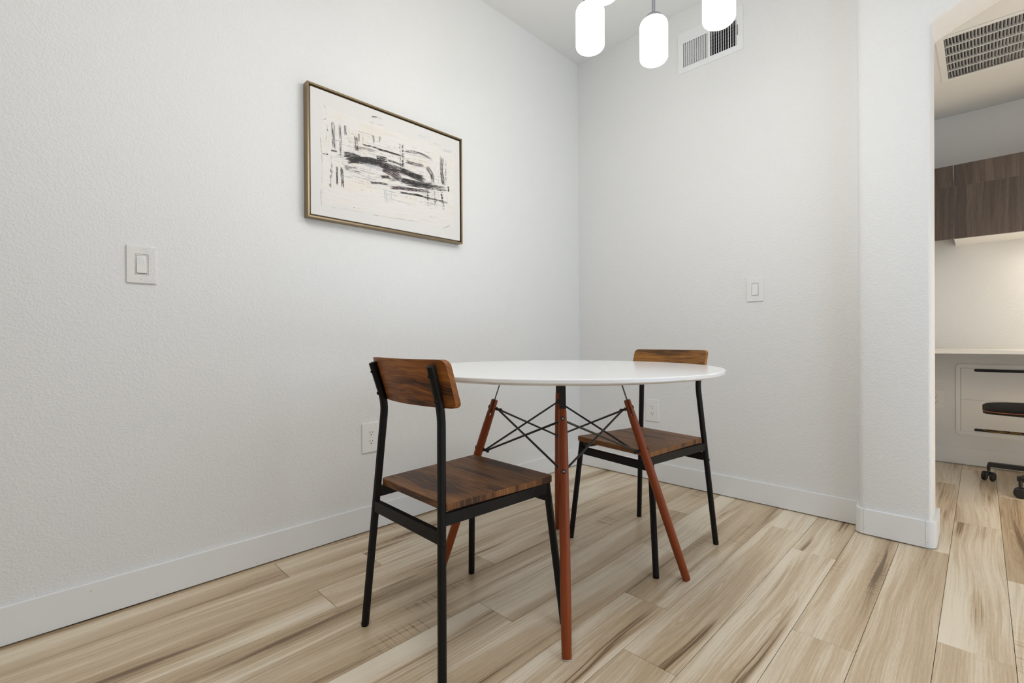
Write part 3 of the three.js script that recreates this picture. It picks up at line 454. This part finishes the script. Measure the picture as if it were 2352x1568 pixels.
// ---------------------------------------------------------------- supply vent high on the back wall
{
  const cx = (VENT.x0 + VENT.x1) / 2, cy = (VENT.y0 + VENT.y1) / 2, v = thing('air_vent', 'white two-bank air vent with vertical louvers below the ceiling', 'vent', [0, 0, 0]);
  const A = { x0: 0.7535, x1: 0.8935 }, B = { x0: 0.9085, x1: 1.0465 }, y0 = 2.4195, y1 = 2.556;
  const s = roundRect(VENT.x1 - VENT.x0, VENT.y1 - VENT.y0, 0.003); for (const b of [A, B]) s.holes.push(rectPath(b.x0 - cx, b.x1 - cx, y0 - cy, y1 - cy));
  part(v, 'face_plate', extrude(s, 0.0055, 0.0015, 3, 2).translate(cx, cy, 0), M.trim);
  { const { x0, x1, y0: q0, y1: q1 } = DUCT, zb = -1.2, t = 0.003; part(v, 'duct', merge([box(x0, x1, q0, q1, zb - t, zb), box(x0, x0 + t, q0, q1, zb, 0), box(x1 - t, x1, q0, q1, zb, 0), box(x0, x1, q0, q0 + t, zb, 0), box(x0, x1, q1 - t, q1, zb, 0)]), M.duct); }
  const blade = new RoundedBoxGeometry(0.0030, y1 - y0 + 0.004, 0.0115, 1, 0.0010);
  for (const [b, turn] of [[A, -0.50], [B, 0.42]]) for (let i = 0, n = 11; i < n; i++) { const m = part(v, 'louver', blade, M.trim, [mix(b.x0, b.x1, (i + 0.5) / n), (y0 + y1) / 2, -0.0025]); m.rotation.y = turn; }
  const rear = new RoundedBoxGeometry(DUCT.x1 - DUCT.x0 - 0.008, 0.0012, 0.012, 1, 0.0004);
  for (let i = 0; i < 7; i++) part(v, 'rear_louver', rear, M.greyMetal, [(DUCT.x0 + DUCT.x1) / 2, mix(y0, y1, (i + 0.5) / 7), -0.034]);
  part(v, 'damper_lever', rbox(0.0022, 0.055, 0.006, 0.0006), M.slot, [1.0535, 2.497, 0.0066]);
}

// ---------------------------------------------------------------- return-air grille in the nook ceiling
{
  const g = thing('return_air_grille', 'cream ceiling grille with rows of small curved blades in the nook', 'grille', [0, 0, 0]), { x0, x1, z0, z1 } = GR, y = NCEIL;
  const s = new THREE.Shape(); s.moveTo(x0 - 0.03, -z1 - 0.028); s.lineTo(x1 + 0.03, -z1 - 0.028); s.lineTo(x1 + 0.03, -z0 + 0.028); s.lineTo(x0 - 0.03, -z0 + 0.028); s.closePath(); s.holes.push(rectPath(x0, x1, -z1, -z0));
  part(g, 'flange', extrude(s, 0.004, 0.001, 2, 1).rotateX(-Math.PI / 2).translate(0, y - 0.004, 0), M.trim);
  const sh = new THREE.Shape(); { const R = 0.016, a0 = -0.15, a1 = 0.95, t = 0.0009; sh.absarc(0, 0, R, a0, a1, false); sh.absarc(0, 0, R - t, a1, a0, true); sh.closePath(); }
  const bl = toCreasedNormals(extrude(sh, z1 - z0, 0, 8).translate(-0.0155, -0.0135, 0).toNonIndexed(), 0.6);
  for (let x = x0 + 0.006; x < x1; x += 0.0127) part(g, 'blade', bl, M.trim, [x, y + 0.012, z0]);
  const br = rbox(x1 - x0, 0.012, 0.0075, 0.001); for (let i = 1; i < 5; i++) part(g, 'crossbar', br, M.trim, [(x0 + x1) / 2, y + 0.0035, mix(z0, z1, i / 5)]);
  { const t = 0.002, yt = y + 0.75; part(nookCeiling, 'plenum', merge([box(x0, x1, yt, yt + t, z0, z1), box(x0, x0 + t, y, yt, z0, z1), box(x1 - t, x1, y, yt, z0, z1), box(x0, x1, y, yt, z0, z0 + t), box(x0, x1, y, yt, z1 - t, z1)]), M.duct); }
}

// ---------------------------------------------------------------- nook: wall cabinet, desk, wiring panel, lights, office chair
{
  const c = thing('wall_cabinet', 'dark brown wood-grain wall cabinet above the desk', 'cabinet', [0, 0, 0]), y0 = 1.475, y1 = 1.936, zf = -1.42, dt = 0.018, x0 = 1.8495;
  const cab = (geo) => boxUV(geo);
  part(c, 'filler_panel', cab(box(NX0, x0 - 0.0032, y0, y1, zf - dt, zf)), M.cabinet);
  part(c, 'body', cab(box(x0 + 0.001, NX1, y0 + 0.004, y1, NZ, zf - dt - 0.002)), M.cabinet);
  part(c, 'underside_panel', box(x0 + 0.001, NX1, y0, y0 + 0.0038, NZ, zf - dt - 0.002), M.melamine);
  for (let i = 0; i < 4; i++) { const a = x0 + i * 0.475; part(c, 'door', cab(new RoundedBoxGeometry(0.4725, y1 - y0, dt, 2, 0.0012).translate(a + 0.2375, (y0 + y1) / 2, zf - dt / 2)), M.cabinet); }
}
{
  const l = thing('under_cabinet_light', 'slim warm light strip under the wall cabinet', 'light', [2.60, 1.475, -1.52]);
  part(l, 'housing', box(-0.30, 0.30, -0.014, 0, -0.03, 0.03), M.trim);
  part(l, 'diffuser', box(-0.29, 0.29, -0.016, -0.0142, -0.024, 0.024), std({ color: 0xffffff, emissive: new THREE.Color(1.0, 0.86, 0.68), emissiveIntensity: 2.0, roughness: 0.6 }));
  const a = new THREE.RectAreaLight(new THREE.Color(1.0, 0.86, 0.68), CABINET_LIGHT, 0.58, 0.048); a.name = 'strip_light'; a.position.set(0, -0.019, 0); a.rotation.x = -Math.PI / 2; l.add(a);
}
{
  const l = thing('recessed_downlight', 'round warm recessed light in the nook ceiling', 'light', [3.28, NCEIL, -0.70]);
  part(l, 'trim_ring', new THREE.TorusGeometry(0.075, 0.008, 10, 36).rotateX(Math.PI / 2).scale(1, 0.5, 1), M.trim);
  part(l, 'lens', new THREE.CylinderGeometry(0.070, 0.070, 0.003, 32), std({ color: 0xffffff, emissive: new THREE.Color(1.0, 0.945, 0.86), emissiveIntensity: 2.0 }), [0, -0.001, 0]);
  const p = new THREE.SpotLight(new THREE.Color(1.0, 0.945, 0.86), DOWNLIGHT, 0, 0.55, 1.0, 2); p.name = 'downlight_beam'; p.position.set(0, -0.012, 0); p.target.position.set(0, -1, 0); p.castShadow = true; p.shadow.radius = 3; l.add(p, p.target);
}
{
  const d = thing('built_in_desk', 'white wall-to-wall desk top fixed in the nook', 'desk', [0, 0, 0]);
  part(d, 'desk_top', rbox(NX1 - NX0, 0.0195, 0.598, 0.002).translate((NX0 + NX1) / 2, 0.7705, NZ + 0.299), M.melamine);
  part(d, 'back_ledge', rbox(NX1 - NX0, 0.012, 0.012, 0.001).translate((NX0 + NX1) / 2, 0.7862, NZ + 0.006), M.melamine);
}
{ // flush wiring panel with two doors, finger slots and a few yellow cables
  const p = thing('wiring_panel', 'white flush wall panel with two doors and dark slots under the desk', 'panel', [0, 0, NZ]), x0 = 1.848, x1 = 2.48, y0 = 0.200, y1 = 0.677, cx = (x0 + x1) / 2, cy = (y0 + y1) / 2;
  const s = roundRect(x1 - x0, y1 - y0, 0.026); const ix0 = 1.871, ix1 = 2.457, iy0 = 0.228, iy1 = 0.650; s.holes.push(rectPath(ix0 - cx, ix1 - cx, iy0 - cy, iy1 - cy));
  part(p, 'frame', extrude(s, 0.007, 0.0015, 8, 2).translate(cx, cy, 0), M.trim);
  part(p, 'recess', box(ix0, ix1, iy0, iy1, 0, 0.0008), M.slot);
  const door = (ya, yb, sa, sb) => { const h = new THREE.Shape(); h.moveTo(ix0 + 0.0012, ya); h.lineTo(ix1 - 0.0012, ya); h.lineTo(ix1 - 0.0012, yb); h.lineTo(ix0 + 0.0012, yb); h.closePath(); const k = new THREE.Path(), m = (sa + sb) / 2, r = (sb - sa) / 2 * 0.98, xa = 1.936 + r, xb = 2.39 - r; k.absarc(xa, m, r, Math.PI / 2, Math.PI * 1.5); k.absarc(xb, m, r, -Math.PI / 2, Math.PI / 2); k.closePath(); h.holes.push(k); return extrude(h, 0.0055, 0.0005, 6, 1); };
  part(p, 'door', door(0.4395, 0.6492, 0.6272, 0.6465), M.trim); part(p, 'door', door(0.2288, 0.4385, 0.2325, 0.2515), M.trim);
  const yel = std({ color: rgb(196, 140, 40), roughness: 0.5 }), r = rng(8);
  for (let i = 0; i < 5; i++) { const x = 1.975 + i * 0.062, cv = new THREE.CatmullRomCurve3([V(x, 0.2485, 0.0022), V(x + 0.03, 0.240 + r() * 0.006, 0.0030), V(x + 0.07, 0.2345 + r() * 0.006, 0.0030), V(x + 0.11, 0.246 * 0.985 + r() * 0.004, 0.0024)]); part(p, 'cable', sweep(cv.getPoints(14), 0.0013, 6), yel); }
}
{ // office chair pushed under the desk
  const cx = 2.276, cz = -1.279, c = thing('office_chair', 'black swivel office chair with orange-piped seat at the nook desk', 'chair', [cx, 0, cz]);
  const rub = std({ color: new THREE.Color(0.012, 0.012, 0.012), roughness: 0.45 }), vinyl = std({ color: new THREE.Color(0.009, 0.008, 0.008), roughness: 0.6, specularIntensity: 0.4 }), pipe = std({ color: rgb(158, 88, 34), roughness: 0.7 });
  const a1 = Math.atan2(-1.355 - cz, 2.002 - cx), R = 0.286;
  part(c, 'hub', new THREE.CylinderGeometry(0.034, 0.04, 0.07, 24), rub, [0, 0.108, 0]);
  for (let k = 0; k < 5; k++) {
    const a = a1 - k * Math.PI * 2 / 5, dx = Math.cos(a), dz = Math.sin(a), foot = V(dx * R, 0.098, dz * R), cross = V(-dz, 0, dx);
    const leg = part(c, 'base_leg', merge([bar(V(dx * 0.02, 0.112, dz * 0.02), foot, 0.026, 0.034), sweep([V(foot.x, 0.095, foot.z), V(foot.x, 0.06, foot.z)], 0.008, 10)]), rub);
    const turn = k * 1.3 + 0.35, ax = V(Math.cos(turn), 0, Math.sin(turn));
    part(leg, 'caster_hood', new THREE.CylinderGeometry(0.022, 0.022, 0.016, 18, 1, false, 0, Math.PI).rotateZ(Math.PI / 2).rotateY(-turn), rub, [foot.x, 0.034, foot.z]);
    for (const s of [-1, 1]) { const w = toCreasedNormals(new THREE.LatheGeometry([[0, -0.009], [0.022, -0.009], [0.0265, -0.006], [0.0275, 0], [0.0265, 0.006], [0.021, 0.009], [0, 0.009]].map(([q, y]) => new THREE.Vector2(q, y)), 24).toNonIndexed(), 0.5).rotateZ(Math.PI / 2).rotateY(-turn); part(leg, 'caster_wheel', w, rub, [foot.x + ax.x * s * 0.0185, 0.0276, foot.z + ax.z * s * 0.0185]); }
  }
  part(c, 'gas_lift', new THREE.CylinderGeometry(0.022, 0.026, 0.28, 20), rub, [0, 0.27, 0]);
  part(c, 'mechanism', rbox(0.20, 0.035, 0.14, 0.008), rub, [0, 0.405, 0]);
  { // seat: thin padded slab, thicker in the middle, with piping round its upper edge
    const s = roundRect(0.60, 0.50, 0.11), seat = extrude(s, 0.046, 0.020, 14, 5).rotateX(-Math.PI / 2).translate(0, 0.421, 0); const p = seat.attributes.position;
    for (let i = 0; i < p.count; i++) { const x = p.getX(i), e = clamp((x + 0.30) / 0.30); p.setY(i, p.getY(i) + (e - 1) * 0.012 * (p.getY(i) < 0.44 ? -1.0 : 1) * 1.0 - 0.0 * e); }
    seat.computeVertexNormals(); const st = part(c, 'seat', toCreasedNormals(seat, 0.9), vinyl);
    const pts = s.getPoints(10).map((q) => V(q.x * 0.998, 0.4475 + (clamp((q.x + 0.30) / 0.30) - 1) * 0.004, -q.y * 0.998)); const cv = new THREE.CatmullRomCurve3(pts, true);
    part(st, 'piping', new THREE.TubeGeometry(cv, 120, 0.0020, 6, true), pipe);
  }
  const st = part(c, 'back_support', sweep(bent(V(0.05, 0.41, 0), V(0.36, 0.41, 0), V(0.38, 0.62, 0), 0.06), 0.013, 12), rub);
  part(c, 'back_cushion', extrude(roundRect(0.42, 0.30, 0.07), 0.05, 0.018, 12, 4).rotateY(-Math.PI / 2).translate(0.375, 0.60, 0), vinyl);
}
renderer.render(scene, camera);
